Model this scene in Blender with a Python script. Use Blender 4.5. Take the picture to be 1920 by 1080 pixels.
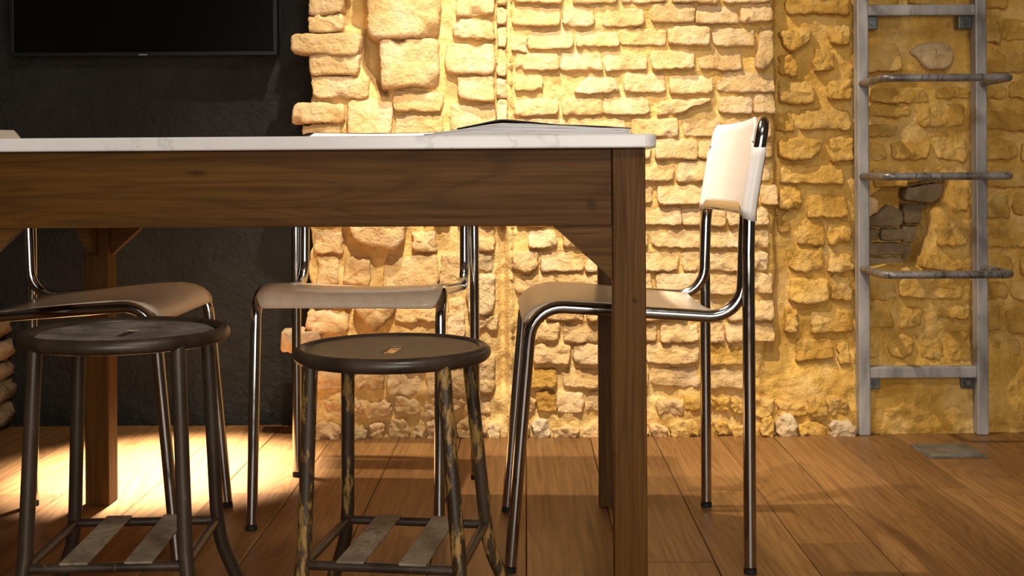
import bpy, bmesh, math, random
from mathutils import Vector, Matrix, noise

for o in list(bpy.data.objects):
    bpy.data.objects.remove(o, do_unlink=True)
scene = bpy.context.scene
COL = scene.collection

# ------------------------------------------------------------------ camera
F, HC, HOR, ROLL = 2220.0, 0.70, 328.0, 0.0061
cam_d = bpy.data.cameras.new('camera')
cam_d.sensor_width = 36.0
cam_d.lens = F / 1920.0 * 36.0
cam_d.shift_y = -(540.0 - HOR) / 1920.0
cam = bpy.data.objects.new('camera', cam_d)
COL.objects.link(cam)
cam.matrix_world = (Matrix.Translation((0, 0, HC)) @ Matrix.Rotation(math.pi / 2, 4, 'X')
                    @ Matrix.Rotation(-ROLL, 4, 'Z'))
scene.camera = cam

# ------------------------------------------------------------------ view / world / lights
vs = scene.view_settings
vs.view_transform = 'Standard'
vs.look = 'None'
vs.exposure = 0.0
vs.gamma = 1.0
vs.use_curve_mapping = False

world = bpy.data.worlds.new('world')
scene.world = world
world.use_nodes = True
world.node_tree.nodes['Background'].inputs[0].default_value = (1.0, 0.92, 0.82, 1)
world.node_tree.nodes['Background'].inputs[1].default_value = 0.02


def spot(name, loc, target, power, color, angle, blend, radius):
    d = bpy.data.lights.new(name, 'SPOT')
    d.energy = power
    d.color = color
    d.spot_size = math.radians(angle)
    d.spot_blend = blend
    d.shadow_soft_size = radius
    o = bpy.data.objects.new(name, d)
    COL.objects.link(o)
    o.location = loc
    o.rotation_euler = (Vector(target) - Vector(loc)).to_track_quat('-Z', 'Y').to_euler()
    return o


def area(name, loc, target, power, color, sx, sy):
    d = bpy.data.lights.new(name, 'AREA')
    d.shape = 'RECTANGLE'
    d.size, d.size_y = sx, sy
    d.energy = power
    d.color = color
    o = bpy.data.objects.new(name, d)
    COL.objects.link(o)
    o.location = loc
    o.rotation_euler = (Vector(target) - Vector(loc)).to_track_quat('-Z', 'Y').to_euler()
    return o


# two ceiling spots on the brick wall, an added accent over the table, a pendant by the dark wall, the room lamp and an added soft fill behind the camera
spot('wall_washer_spotlight', (-0.08, 2.50, 2.30), (0.10, 3.16, 0.60), 170, (1.0, 0.89, 0.72), 82, 0.9, 0.02)
spot('brick_wall_spotlight', (-0.05, 1.80, 2.25), (0.04, 3.16, 0.28), 280, (1.0, 0.89, 0.72), 48, 0.95, 0.025)
spot('backrest_accent', (-0.42, 2.2, 2.25), (0.25, 2.3, 0.72), 130, (1.0, 0.92, 0.82), 30, 0.7, 0.03)  # accent added to brighten the white backrest and the table's right half
spot('pendant_lamp', (-0.84, 2.95, 1.50), (-0.85, 2.84, 0.0), 2100, (1.0, 0.97, 0.95), 33, 1.0, 0.03)
area('room_lamp', (0.30, 0.60, 2.15), (0.2, 2.6, 0.4), 19, (1.0, 0.93, 0.84), 0.45, 0.3)
area('front_fill', (0.2, -1.42, 1.00), (0.0, 3.2, 0.7), 60, (1.0, 0.94, 0.86), 2.0, 1.3)  # added fill, no window there; lifts seat lips and other front faces


# ------------------------------------------------------------------ helpers
def px(x, y, Y):
    """photo pixel -> world (X, z) on the vertical plane at depth Y"""
    a, b = x - 960.0, y - 540.0
    xx, yy = a - ROLL * b, b + ROLL * a
    return xx / F * Y, HC - (yy + 540.0 - HOR) / F * Y


def smooth(e0, e1, v):
    t = max(0.0, min(1.0, (v - e0) / (e1 - e0)))
    return t * t * (3 - 2 * t)


def fbm(p, octv=3):
    return noise.fractal(p, 1.0, 2.0, octv)


def obj(name, verts, faces, mat, parent=None, smooth_shade=False, loc=None):
    me = bpy.data.meshes.new(name)
    me.from_pydata(verts, [], faces)
    me.update()
    if smooth_shade:
        me.polygons.foreach_set('use_smooth', [True] * len(me.polygons))
    me.materials.append(mat)
    o = bpy.data.objects.new(name, me)
    COL.objects.link(o)
    if loc:
        o.location = loc
    if parent:
        o.parent = parent
    return o


def fix_normals(o):
    bm = bmesh.new()
    bm.from_mesh(o.data)
    bmesh.ops.recalc_face_normals(bm, faces=bm.faces)
    bm.to_mesh(o.data)
    bm.free()
    return o


def empty(name, loc, rz=0.0):
    o = bpy.data.objects.new(name, None)
    COL.objects.link(o)
    o.location = loc
    o.rotation_euler = (0, 0, rz)
    o.empty_display_size = 0.05
    return o


def tag(o, label=None, cat=None, group=None, kind=None):
    if label:
        o['label'] = label
    if cat:
        o['category'] = cat
    if group:
        o['group'] = group
    if kind:
        o['kind'] = kind
    return o


def box(name, lo, hi, mat, parent=None, bevel=0.0, seg=2, taper=None):
    bm = bmesh.new()
    bmesh.ops.create_cube(bm, size=1.0)
    for v in bm.verts:
        v.co = Vector(((lo[i] + hi[i]) / 2 + v.co[i] * (hi[i] - lo[i])) for i in range(3))
    if bevel:
        bmesh.ops.bevel(bm, geom=list(bm.edges), offset=bevel, segments=seg, affect='EDGES', profile=0.5)
    me = bpy.data.meshes.new(name)
    bm.to_mesh(me)
    bm.free()
    me.materials.append(mat)
    o = bpy.data.objects.new(name, me)
    COL.objects.link(o)
    if parent:
        o.parent = parent
    return o


def fillet(pts, radii, n=7):
    out = [Vector(pts[0])]
    for i in range(1, len(pts) - 1):
        p0, p, p1 = Vector(pts[i - 1]), Vector(pts[i]), Vector(pts[i + 1])
        r = radii[i] if isinstance(radii, (list, tuple)) else radii
        a, b = (p0 - p).normalized(), (p1 - p).normalized()
        ang = a.angle(b)
        if r <= 0 or ang > math.pi - 0.02:
            out.append(p)
            continue
        t = r / math.tan(ang / 2)
        t = min(t, (p0 - p).length * 0.95, (p1 - p).length * 0.95)
        r2 = t * math.tan(ang / 2)
        c = p + (a + b).normalized() * (r2 / math.sin(ang / 2))
        s, e = p + a * t - c, p + b * t - c
        full = s.angle(e)
        for k in range(n + 1):
            f = k / n
            w = (s * math.sin((1 - f) * full) + e * math.sin(f * full)) / math.sin(full)
            out.append(c + w)
    out.append(Vector(pts[-1]))
    return out


def tube_data(path, r, n=14, caps=True):
    path = [Vector(p) for p in path]
    tang = []
    for i in range(len(path)):
        a = path[max(0, i - 1)]
        b = path[min(len(path) - 1, i + 1)]
        tang.append((b - a).normalized())
    up = Vector((0, 0, 1)) if abs(tang[0].z) < 0.9 else Vector((1, 0, 0))
    nrm = (up - tang[0] * up.dot(tang[0])).normalized()
    verts, faces = [], []
    for i, p in enumerate(path):
        nrm = (nrm - tang[i] * nrm.dot(tang[i])).normalized()
        bi = tang[i].cross(nrm)
        rr = r[i] if isinstance(r, (list, tuple)) else r
        for k in range(n):
            a = 2 * math.pi * k / n
            verts.append(p + nrm * (math.cos(a) * rr) + bi * (math.sin(a) * rr))
    for i in range(len(path) - 1):
        for k in range(n):
            k2 = (k + 1) % n
            faces.append((i * n + k, i * n + k2, (i + 1) * n + k2, (i + 1) * n + k))
    if caps:
        m = len(verts)
        verts += [v.copy() for v in verts[:n]] + [v.copy() for v in verts[(len(path) - 1) * n:len(path) * n]]
        faces.append(tuple(m + k for k in range(n - 1, -1, -1)))
        faces.append(tuple(m + n + k for k in range(n)))
    return verts, faces


def tube(name, path, r, mat, parent=None, n=14):
    v, f = tube_data(path, r, n)
    return obj(name, v, f, mat, parent, True)


# ------------------------------------------------------------------ materials
class NT:
    def __init__(self, name):
        self.m = bpy.data.materials.new(name)
        self.m.use_nodes = True
        self.t = self.m.node_tree
        self.b = self.t.nodes['Principled BSDF']

    def n(self, kind, **kw):
        nd = self.t.nodes.new(kind)
        for k, v in kw.items():
            if hasattr(nd, k):
                setattr(nd, k, v)
            else:
                nd.inputs[k.replace('_', ' ')].default_value = v
        return nd

    def l(self, a, b):
        self.t.links.new(a, b)

    def coords(self, scale=(1, 1, 1), rand=0.0):
        tc = self.n('ShaderNodeTexCoord')
        mp = self.n('ShaderNodeMapping')
        mp.inputs['Scale'].default_value = scale
        src = tc.outputs['Object']
        if rand:
            oi = self.n('ShaderNodeObjectInfo')
            mu = self.n('ShaderNodeMath', operation='MULTIPLY')
            self.l(oi.outputs['Random'], mu.inputs[0])
            mu.inputs[1].default_value = rand
            ad = self.n('ShaderNodeVectorMath', operation='ADD')
            self.l(src, ad.inputs[0])
            self.l(mu.outputs[0], ad.inputs[1])
            src = ad.outputs[0]
        self.l(src, mp.inputs['Vector'])
        return mp.outputs[0]

    def noise(self, vec, scale, detail=4, rough=0.55, dist=0.0):
        nd = self.n('ShaderNodeTexNoise')
        nd.inputs['Scale'].default_value = scale
        nd.inputs['Detail'].default_value = detail
        nd.inputs['Roughness'].default_value = rough
        nd.inputs['Distortion'].default_value = dist
        self.l(vec, nd.inputs['Vector'])
        return nd.outputs['Fac']

    def ramp(self, fac, stops):
        r = self.n('ShaderNodeValToRGB')
        e = r.color_ramp.elements
        while len(e) < len(stops):
            e.new(0.5)
        for i, (p, c) in enumerate(stops):
            e[i].position = p
            e[i].color = (*c, 1) if len(c) == 3 else c
        self.l(fac, r.inputs['Fac'])
        return r.outputs['Color']

    def mix(self, fac, a, b, blend='MIX'):
        m = self.n('ShaderNodeMix', data_type='RGBA', blend_type=blend)
        for idx, v in ((0, fac), (6, a), (7, b)):
            if hasattr(v, 'is_linked'):
                self.l(v, m.inputs[idx])
            elif idx == 0:
                m.inputs[0].default_value = v
            else:
                m.inputs[idx].default_value = (*v, 1)
        return m.outputs[2]

    def bump(self, h, strength, dist, prev=None):
        b = self.n('ShaderNodeBump')
        b.inputs['Strength'].default_value = strength
        b.inputs['Distance'].default_value = dist
        self.l(h, b.inputs['Height'])
        if prev:
            self.l(prev, b.inputs['Normal'])
        return b.outputs['Normal']

    def done(self, color=None, rough=0.6, normal=None, metal=0.0, spec=None):
        for key, v in (('Base Color', color), ('Roughness', rough), ('Metallic', metal)):
            if v is None:
                continue
            if hasattr(v, 'is_linked'):
                self.l(v, self.b.inputs[key])
            else:
                self.b.inputs[key].default_value = (*v, 1) if isinstance(v, tuple) else v
        if normal:
            self.l(normal, self.b.inputs['Normal'])
        if spec is not None:
            self.b.inputs['Specular IOR Level'].default_value = spec
        return self.m


def masonry(name, dark, mid, pale, bump=1.0, rand=3.0, pale_left=False):
    t = NT(name)
    v = t.coords((1, 1, 1), rand)
    big = t.noise(v, 9, 3, 0.6)
    fine = t.noise(v, 55, 5, 0.7)
    col = t.ramp(big, [(0.33, dark), (0.5, mid), (0.68, pale)])
    oi = t.n('ShaderNodeObjectInfo')
    rr = t.ramp(oi.outputs['Random'], [(0.0, (0.88, 0.87, 0.86)), (1.0, (1.06, 1.06, 1.08))])
    col = t.mix(1.0, col, rr, 'MULTIPLY')
    if pale_left:
        sx = t.n('ShaderNodeSeparateXYZ')
        t.l(v, sx.inputs[0])
        mr = t.n('ShaderNodeMapRange')
        for k_, q_ in (('From Min', 0.76), ('From Max', 0.25), ('To Min', 0.0), ('To Max', 1.0)):
            mr.inputs[k_].default_value = q_
        t.l(sx.outputs['X'], mr.inputs['Value'])
        col = t.mix(mr.outputs[0], col, t.ramp(big, [(0.35, (0.68, 0.43, 0.14)), (0.65, (0.77, 0.53, 0.22))]))
    fcol = t.ramp(fine, [(0.35, (0.82, 0.8, 0.76)), (0.6, (1.06, 1.06, 1.06))])
    col = t.mix(0.6, col, fcol, 'MULTIPLY')
    vo = t.n('ShaderNodeTexVoronoi')
    vo.inputs['Scale'].default_value = 70
    t.l(v, vo.inputs['Vector'])
    pit = t.ramp(vo.outputs['Distance'], [(0.05, (0, 0, 0)), (0.3, (1, 1, 1))])
    med = t.noise(v, 32, 4, 0.65)
    grit = t.noise(v, 130, 4, 0.7)
    nm = t.bump(med, 0.75 * bump, 0.012)
    nm = t.bump(fine, 0.6 * bump, 0.006, nm)
    nm = t.bump(pit, 0.25 * bump, 0.003, nm)
    nm = t.bump(grit, 0.85 * bump, 0.0035, nm)
    return t.done(col, 0.9, nm, 0.0, 0.25)


M = {}
M['brick_pale'] = masonry('limewashed_brick', (0.60, 0.37, 0.14), (0.67, 0.44, 0.20), (0.73, 0.51, 0.29))
M['brick_ochre'] = masonry('ochre_stone', (0.48, 0.25, 0.042), (0.58, 0.33, 0.068), (0.66, 0.42, 0.14))
M['mortar'] = masonry('ochre_limewash_mortar', (0.55, 0.30, 0.052), (0.64, 0.375, 0.082), (0.71, 0.46, 0.16), 1.0, 0.0, True)
M['grey_stone'] = masonry('bare_grey_brown_stone', (0.20, 0.135, 0.07), (0.27, 0.19, 0.105), (0.34, 0.25, 0.15))
M['rubble'] = masonry('pale_rubble', (0.56, 0.37, 0.17), (0.66, 0.47, 0.25), (0.74, 0.58, 0.37), 1.3)


def plaster_dark():
    t = NT('black_painted_plaster')
    v = t.coords()
    big = t.noise(v, 5, 4, 0.6)
    fine = t.noise(v, 60, 5, 0.7)
    vo = t.n('ShaderNodeTexVoronoi')
    vo.inputs['Scale'].default_value = 38
    t.l(v, vo.inputs['Vector'])
    pit = t.ramp(vo.outputs['Distance'], [(0.02, (0, 0, 0)), (0.22, (1, 1, 1))])
    col = t.ramp(big, [(0.3, (0.008, 0.008, 0.007)), (0.7, (0.019, 0.0185, 0.016))])
    nm = t.bump(big, 0.6, 0.02)
    nm = t.bump(pit, 0.35, 0.004, nm)
    nm = t.bump(fine, 1.0, 0.012, nm)
    return t.done(col, 0.62, nm, 0.0, 0.35)


def plain(name, col, rough=0.8, spec=0.3):
    t = NT(name)
    v = t.coords()
    n = t.noise(v, 14, 4)
    c = t.ramp(n, [(0.3, tuple(x * 0.85 for x in col)), (0.7, tuple(min(1, x * 1.1) for x in col))])
    return t.done(c, rough, t.bump(n, 0.1, 0.004), 0.0, spec)


def wood(name, axis, dark, mid, light, rough=0.4, rand=7.0, freq=1.0, knots=None, spec=0.4):
    t = NT(name)
    s = [75 * freq, 75 * freq, 75 * freq]
    s[axis] = 2.2 * freq
    v = t.coords(tuple(s), rand)
    s2 = [6.5 * freq] * 3
    s2[axis] = 0.6 * freq
    v2 = t.coords(tuple(s2), rand)
    # cathedral grain: contour bands of a slow stretched noise
    slow = t.noise(v2, 1.0, 2, 0.5, 0.6)
    mu = t.n('ShaderNodeMath', operation='MULTIPLY')
    t.l(slow, mu.inputs[0])
    mu.inputs[1].default_value = 44
    fr = t.n('ShaderNodeMath', operation='PINGPONG')
    t.l(mu.outputs[0], fr.inputs[0])
    fr.inputs[1].default_value = 1.0
    fib = t.noise(v, 1.6, 5, 0.65, 0.2)
    patch = t.noise(v2, 0.8, 3, 0.5)
    c = t.ramp(patch, [(0.3, mid), (0.72, light)])
    band = t.ramp(fr.outputs[0], [(0.0, (0.66, 0.6, 0.54)), (0.45, (1, 1, 1)), (1.0, (1.05, 1.05, 1.05))])
    c = t.mix(0.62, c, band, 'MULTIPLY')
    ff = t.ramp(fib, [(0.36, tuple(dark)), (0.62, (1, 1, 1))])
    c = t.mix(0.55, c, ff, 'MULTIPLY')
    oi = t.n('ShaderNodeObjectInfo')
    rr = t.ramp(oi.outputs['Random'], [(0.0, (0.78, 0.76, 0.74)), (1.0, (1.12, 1.1, 1.08))])
    c = t.mix(1.0, c, rr, 'MULTIPLY')
    for (kx, ky, kz, sx, sy, sz) in (knots or []):
        tc = t.n('ShaderNodeTexCoord')
        mp = t.n('ShaderNodeMapping')
        mp.vector_type = 'TEXTURE'
        mp.inputs['Location'].default_value = (kx, ky, kz)
        mp.inputs['Scale'].default_value = (sx, sy, sz)
        t.l(tc.outputs['Object'], mp.inputs['Vector'])
        nz = t.n('ShaderNodeTexNoise')
        nz.inputs['Scale'].default_value = 1.3
        t.l(mp.outputs[0], nz.inputs['Vector'])
        ln = t.n('ShaderNodeVectorMath', operation='LENGTH')
        t.l(mp.outputs[0], ln.inputs[0])
        ad = t.n('ShaderNodeMath', operation='ADD')
        t.l(ln.outputs['Value'], ad.inputs[0])
        t.l(nz.outputs['Fac'], ad.inputs[1])
        k = t.ramp(ad.outputs[0], [(0.45, (0.22, 0.18, 0.16)), (1.0, (1, 1, 1))])
        c = t.mix(1.0, c, k, 'MULTIPLY')
    nm = t.bump(fib, 0.18, 0.002)
    rg = t.ramp(fib, [(0.3, (rough + 0.15,) * 3), (0.7, (rough,) * 3)])
    return t.done(c, rg, nm, 0.0, spec)


M['dark_plaster'] = plaster_dark()
M['room_plaster'] = plain('room_plaster', (0.11, 0.09, 0.07))
M['ceiling'] = plain('ceiling_plaster', (0.20, 0.17, 0.14))
M['gap'] = plain('dark_floor_gap', (0.03, 0.018, 0.009), 0.95)
M['plank'] = wood('oiled_pine_plank', 1, (0.55, 0.45, 0.36), (0.20, 0.092, 0.028), (0.31, 0.158, 0.052), 0.36, 9.0, 1.0)
M['table_h'] = wood('brown_table_wood', 0, (0.42, 0.36, 0.3), (0.092, 0.038, 0.0052), (0.150, 0.067, 0.0105), 0.45, 5.0, 1.3,
                    [(-0.141, -0.33, 0.705, 0.045, 0.1, 0.016), (0.49, -0.33, 0.65, 0.022, 0.1, 0.03)], 0.14)
M['table_v'] = wood('brown_table_leg_wood', 2, (0.42, 0.36, 0.3), (0.092, 0.038, 0.0052), (0.150, 0.067, 0.0105), 0.45, 5.0, 1.3,
                    [(0.556, -0.34, 0.50, 0.011, 0.03, 0.012)], 0.14)


def marble():
    t = NT('white_veined_marble')
    v = t.coords()
    n = t.noise(v, 7, 6, 0.6, 0.35)
    ab = t.ramp(n, [(0.46, (0.80, 0.77, 0.73)), (0.495, (0.45, 0.44, 0.43)), (0.515, (0.78, 0.75, 0.72)), (0.75, (0.84, 0.81, 0.77))])
    cl = t.noise(v, 3.5, 3)
    cloud = t.ramp(cl, [(0.35, (0.80, 0.79, 0.79)), (0.65, (1, 1, 1))])
    c = t.mix(0.5, (0.80, 0.77, 0.73), ab)
    c = t.mix(0.8, c, cloud, 'MULTIPLY')
    return t.done(c, 0.28, None, 0.0, 0.5)


M['marble'] = marble()


def chrome():
    t = NT('chromed_steel')
    v = t.coords()
    n = t.noise(v, 30, 4)
    r = t.ramp(n, [(0.35, (0.10,) * 3), (0.75, (0.2,) * 3)])
    return t.done((0.45, 0.435, 0.415), r, None, 1.0)


M['chrome'] = chrome()


def ply():
    t = NT('cream_lacquered_plywood')
    v = t.coords((40, 40, 3), 2)
    n = t.noise(v, 1.2, 4)
    c = t.ramp(n, [(0.3, (0.76, 0.58, 0.41)), (0.7, (0.84, 0.68, 0.51))])
    return t.done(c, 0.3, None, 0.0, 0.5)


def backply():
    t = NT('white_lacquered_backrest')
    v = t.coords((4, 40, 40), 2)
    n = t.noise(v, 1.2, 4)
    c = t.ramp(n, [(0.3, (0.80, 0.73, 0.66)), (0.7, (0.85, 0.79, 0.72))])
    return t.done(c, 0.32, None, 0.0, 0.5)


M['ply'] = ply()
M['backply'] = backply()
M['rubber'] = plain('black_rubber', (0.012, 0.011, 0.010), 0.7)


def worn_metal(name, base, worn, amount, rough, metal):
    t = NT(name)
    v = t.coords((1, 1, 0.28), 4)
    n = t.noise(v, 62, 6, 0.72)
    f = t.ramp(n, [(amount - 0.035, (0, 0, 0)), (amount + 0.035, (1, 1, 1))])
    n2 = t.noise(v, 16, 3)
    b = t.ramp(n2, [(0.3, tuple(x * 0.55 for x in base)), (0.7, tuple(x * 1.35 for x in base))])
    c = t.mix(f, b, worn)
    r = t.ramp(n2, [(0.3, (rough,) * 3), (0.7, (rough + 0.2,) * 3)])
    return t.done(c, r, t.bump(n, 0.15, 0.001), metal, 0.5)


M['stool_dark'] = worn_metal('dark_brown_stool_steel', (0.048, 0.031, 0.019), (0.11, 0.075, 0.042), 0.66, 0.28, 0.2)
M['stool_rust'] = worn_metal('rusty_yellow_worn_steel', (0.045, 0.025, 0.011), (0.31, 0.175, 0.042), 0.55, 0.38, 0.1)
M['seat_dark'] = worn_metal('worn_grey_brown_seat', (0.23, 0.195, 0.16), (0.09, 0.075, 0.06), 0.58, 0.42, 0.0)
M['seat_brown'] = worn_metal('worn_brown_seat', (0.21, 0.135, 0.072), (0.30, 0.20, 0.11), 0.64, 0.40, 0.0)
M['slat'] = worn_metal('grey_worn_slat', (0.23, 0.175, 0.115), (0.14, 0.10, 0.065), 0.56, 0.5, 0.0)
M['ladder'] = worn_metal('raw_grey_steel', (0.36, 0.335, 0.31), (0.21, 0.175, 0.145), 0.64, 0.42, 0.25)
M['rung'] = worn_metal('scuffed_dark_steel', (0.25, 0.23, 0.21), (0.10, 0.085, 0.07), 0.56, 0.32, 0.45)
M['bolt'] = worn_metal('zinc_bolt', (0.17, 0.18, 0.175), (0.10, 0.10, 0.095), 0.6, 0.28, 0.8)
M['plate'] = worn_metal('brushed_floor_plate', (0.22, 0.20, 0.155), (0.15, 0.12, 0.08), 0.6, 0.38, 0.5)
M['tv'] = plain('black_television_plastic', (0.006, 0.006, 0.007), 0.45, 0.3)
M['screen'] = plain('switched_off_screen', (0.0022, 0.0022, 0.0026), 0.22, 0.25)
M['led'] = plain('grey_badge', (0.22, 0.24, 0.27), 0.4)


def newsprint(name, base, ink):
    t = NT(name)
    v = t.coords((5, 30, 420))
    n = t.noise(v, 1.5, 3)
    c = t.ramp(n, [(0.40, ink), (0.58, base)])
    return t.done(c, 0.85, None, 0.0, 0.2)


M['paper'] = newsprint('grey_newsprint', (0.66, 0.64, 0.63), (0.52, 0.50, 0.50))
M['paper_dark'] = newsprint('dark_printed_newsprint', (0.10, 0.09, 0.085), (0.03, 0.028, 0.027))

# ------------------------------------------------------------------ the setting
YB, YD = 3.162, 3.34          # brick face plane and dark wall plane
XL, XR, YF, ZC = -2.6, 2.6, -1.5, 2.8

floor = box('floor', (XL, YF, -0.08), (XR, YD + 0.1, -0.018), M['gap'])
tag(floor, 'oiled brown plank floor running towards the brick wall', kind='structure')
rng = random.Random(5)
joint_px = [133, 265, 395, 504, 621, 748, 863, 985, 1105, 1224, 1346, 1447, 1560, 1675, 1785, 1900]
SL = 0.0113
jx = [px(x, 819, YB)[0] for x in joint_px]
while jx[0] > XL:
    jx.insert(0, jx[0] - 0.165)
while jx[-1] < XR:
    jx.append(jx[-1] + 0.163)
for i in range(len(jx) - 1):
    a, b = jx[i] + 0.0008, jx[i + 1] - 0.0008
    cuts = [YF, YF + rng.uniform(1.2, 2.0), rng.uniform(1.5, 2.3) if i % 3 else 2.62, YD + 0.05]
    for c0, c1 in zip(cuts[:-1], cuts[1:]):
        c0 += 0.0012
        h = rng.uniform(-0.0012, 0.0)
        e = 0.0014
        V = []
        for (ya, in_) in ((c0, 0), (c1, 1)):
            s = SL * (ya - YB)
            for (xa, za) in ((a + s, -0.018), (b + s, -0.018), (b + s, h - e), (b + s - e, h), (a + s + e, h), (a + s, h - e)):
                V.append((xa, ya, za))
        Fc = [(0, 1, 2, 3, 4, 5)[::-1], (6, 7, 8, 9, 10, 11)]
        for k in range(6):
            k2 = (k + 1) % 6
            Fc.append((k, k2, 6 + k2, 6 + k))
        p = obj('plank', V, Fc, M['plank'], floor)
        fix_normals(p)

ceil = box('ceiling', (XL, YF, ZC), (XR, YD + 0.1, ZC + 0.1), M['ceiling'])
tag(ceil, 'plain dim plaster ceiling', kind='structure')
for nm_, lo, hi in (('wall_left', (XL - 0.1, YF, 0), (XL, YD + 0.1, ZC)), ('wall_right', (XR, YF, 0), (XR + 0.1, YD + 0.1, ZC)),
                    ('wall_front', (XL, YF - 0.1, 0), (XR, YF, ZC))):
    tag(box(nm_, lo, hi, M['room_plaster']), 'plain dim plaster wall of the room', kind='structure')


def axis_pts(stops):
    out = []
    for a, b, st in stops:
        n = max(1, int(round((b - a) / st)))
        out += [a + (b - a) * k / n for k in range(n)]
    out.append(stops[-1][1])
    return out


# dark rendered wall
xs = axis_pts([(XL, -1.5, 0.06), (-1.5, -0.46, 0.011)])
zs = axis_pts([(-0.02, 1.3, 0.011), (1.3, ZC, 0.06)])
V = []
for z in zs:
    for x in xs:
        d = 0.010 * fbm(Vector((x * 4, z * 4, 1.7)), 3) + 0.0035 * fbm(Vector((x * 26, z * 26, 4.1)), 3)
        V.append((x, YD + d, z))
nx = len(xs)
Fc = [(j * nx + i, j * nx + i + 1, (j + 1) * nx + i + 1, (j + 1) * nx + i) for j in range(len(zs) - 1) for i in range(nx - 1)]
wall_dark = obj('wall_back_left', V, Fc, M['dark_plaster'], None, True)
tag(wall_dark, 'rough black rendered wall behind the television', kind='structure')


# brick wall: mortar bed
def poly_dist(x, y, poly):
    """signed distance in pixels, negative inside"""
    inside = False
    dmin = 1e9
    n = len(poly)
    for i in range(n):
        x0, y0 = poly[i]
        x1, y1 = poly[(i + 1) % n]
        if (y0 > y) != (y1 > y) and x < (x1 - x0) * (y - y0) / (y1 - y0) + x0:
            inside = not inside
        dx, dy = x1 - x0, y1 - y0
        t = max(0.0, min(1.0, ((x - x0) * dx + (y - y0) * dy) / (dx * dx + dy * dy)))
        dmin = min(dmin, math.hypot(x - x0 - t * dx, y - y0 - t * dy))
    return -dmin if inside else dmin


GROOVE = [(645, -200), (645, 40), (672, 52), (680, 120), (705, 165), (726, 178), (716, 110), (706, 70), (684, 40), (680, -200)]
HOLE = [(1650, 372), (1665, 362), (1716, 350), (1795, 338), (1790, 385), (1768, 400), (1764, 450), (1742, 506), (1630, 508), (1628, 412), (1650, 402)]
HOLE2 = [(1722, 385), (1760, 400), (1756, 450), (1742, 500), (1724, 500)]
SK = F / YB


def mortar_Y(X, z):
    x = 960 + X * SK
    y = HOR + (HC - z) * SK
    n1 = fbm(Vector((X * 9, z * 9, 0.3)), 4)
    n2 = fbm(Vector((X * 34, z * 34, 7.3)), 3)
    Y = 3.186
    edge = 1457 - 30 * smooth(560, 700, y) + 6 * noise.noise(Vector((3.1, z * 12, 0)))
    right = smooth(edge - 6, edge + 8, x)
    low = smooth(640, 740, y)
    Y += 0.034 * right * (1 - 0.85 * low)
    Y -= 0.012 * smooth(700, 800, y)
    if x < 960:
        Y -= 0.006
        Y += 0.022 * math.exp(-((x - 941) / 7.0) ** 2) * (1 - smooth(700, 780, y))
        Y -= 0.016 * math.exp(-((x - 957) / 7.0) ** 2)
        if y < 190:
            Y += 0.075 * smooth(6, -8, poly_dist(x, y, GROOVE))
    if 1600 < x < 1830 and 320 < y < 525:
        Y += 0.085 * smooth(3, -4, poly_dist(x, y, HOLE))
        Y += 0.05 * smooth(4, -6, poly_dist(x, y, HOLE2))
    rub = smooth(690, 760, y) * (1 - 0.5 * smooth(1620, 1680, x))
    Y += n1 * (0.0085 + 0.010 * rub) + n2 * (0.0045 + 0.0045 * rub)
    return Y


xs = axis_pts([(0.0, 2.12, 0.0062), (2.12, XR + 0.53, 0.06)])
zs = axis_pts([(-0.02, 1.32, 0.0062), (1.32, ZC, 0.06)])
XLEFT = px(580, 540, YB)[0]
V, Fc = [], []
nx = len(xs) + 3
for z in zs:
    le = XLEFT + 0.010 * noise.noise(Vector((0.5, z * 14, 0))) + 0.004 * noise.noise(Vector((0.5, z * 50, 3)))
    yb0 = mortar_Y(le, z)
    for q in (1.0, 0.62, 0.28):
        V.append((le - 0.004 + 0.006 * noise.noise(Vector((q * 4, z * 30, 9))), yb0 + (YD + 0.03 - yb0) * q, z))
    for x in xs:
        X = le + x * (XR - le) / (XR + 0.53)
        V.append((X, mortar_Y(X, z), z))
Fc = [(j * nx + i, j * nx + i + 1, (j + 1) * nx + i + 1, (j + 1) * nx + i) for j in range(len(zs) - 1) for i in range(nx - 1)]
wall = obj('wall_back_right', V, Fc, M['mortar'], None, True)
tag(wall, 'exposed brick and rubble wall washed in ochre lime', kind='structure')


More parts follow.
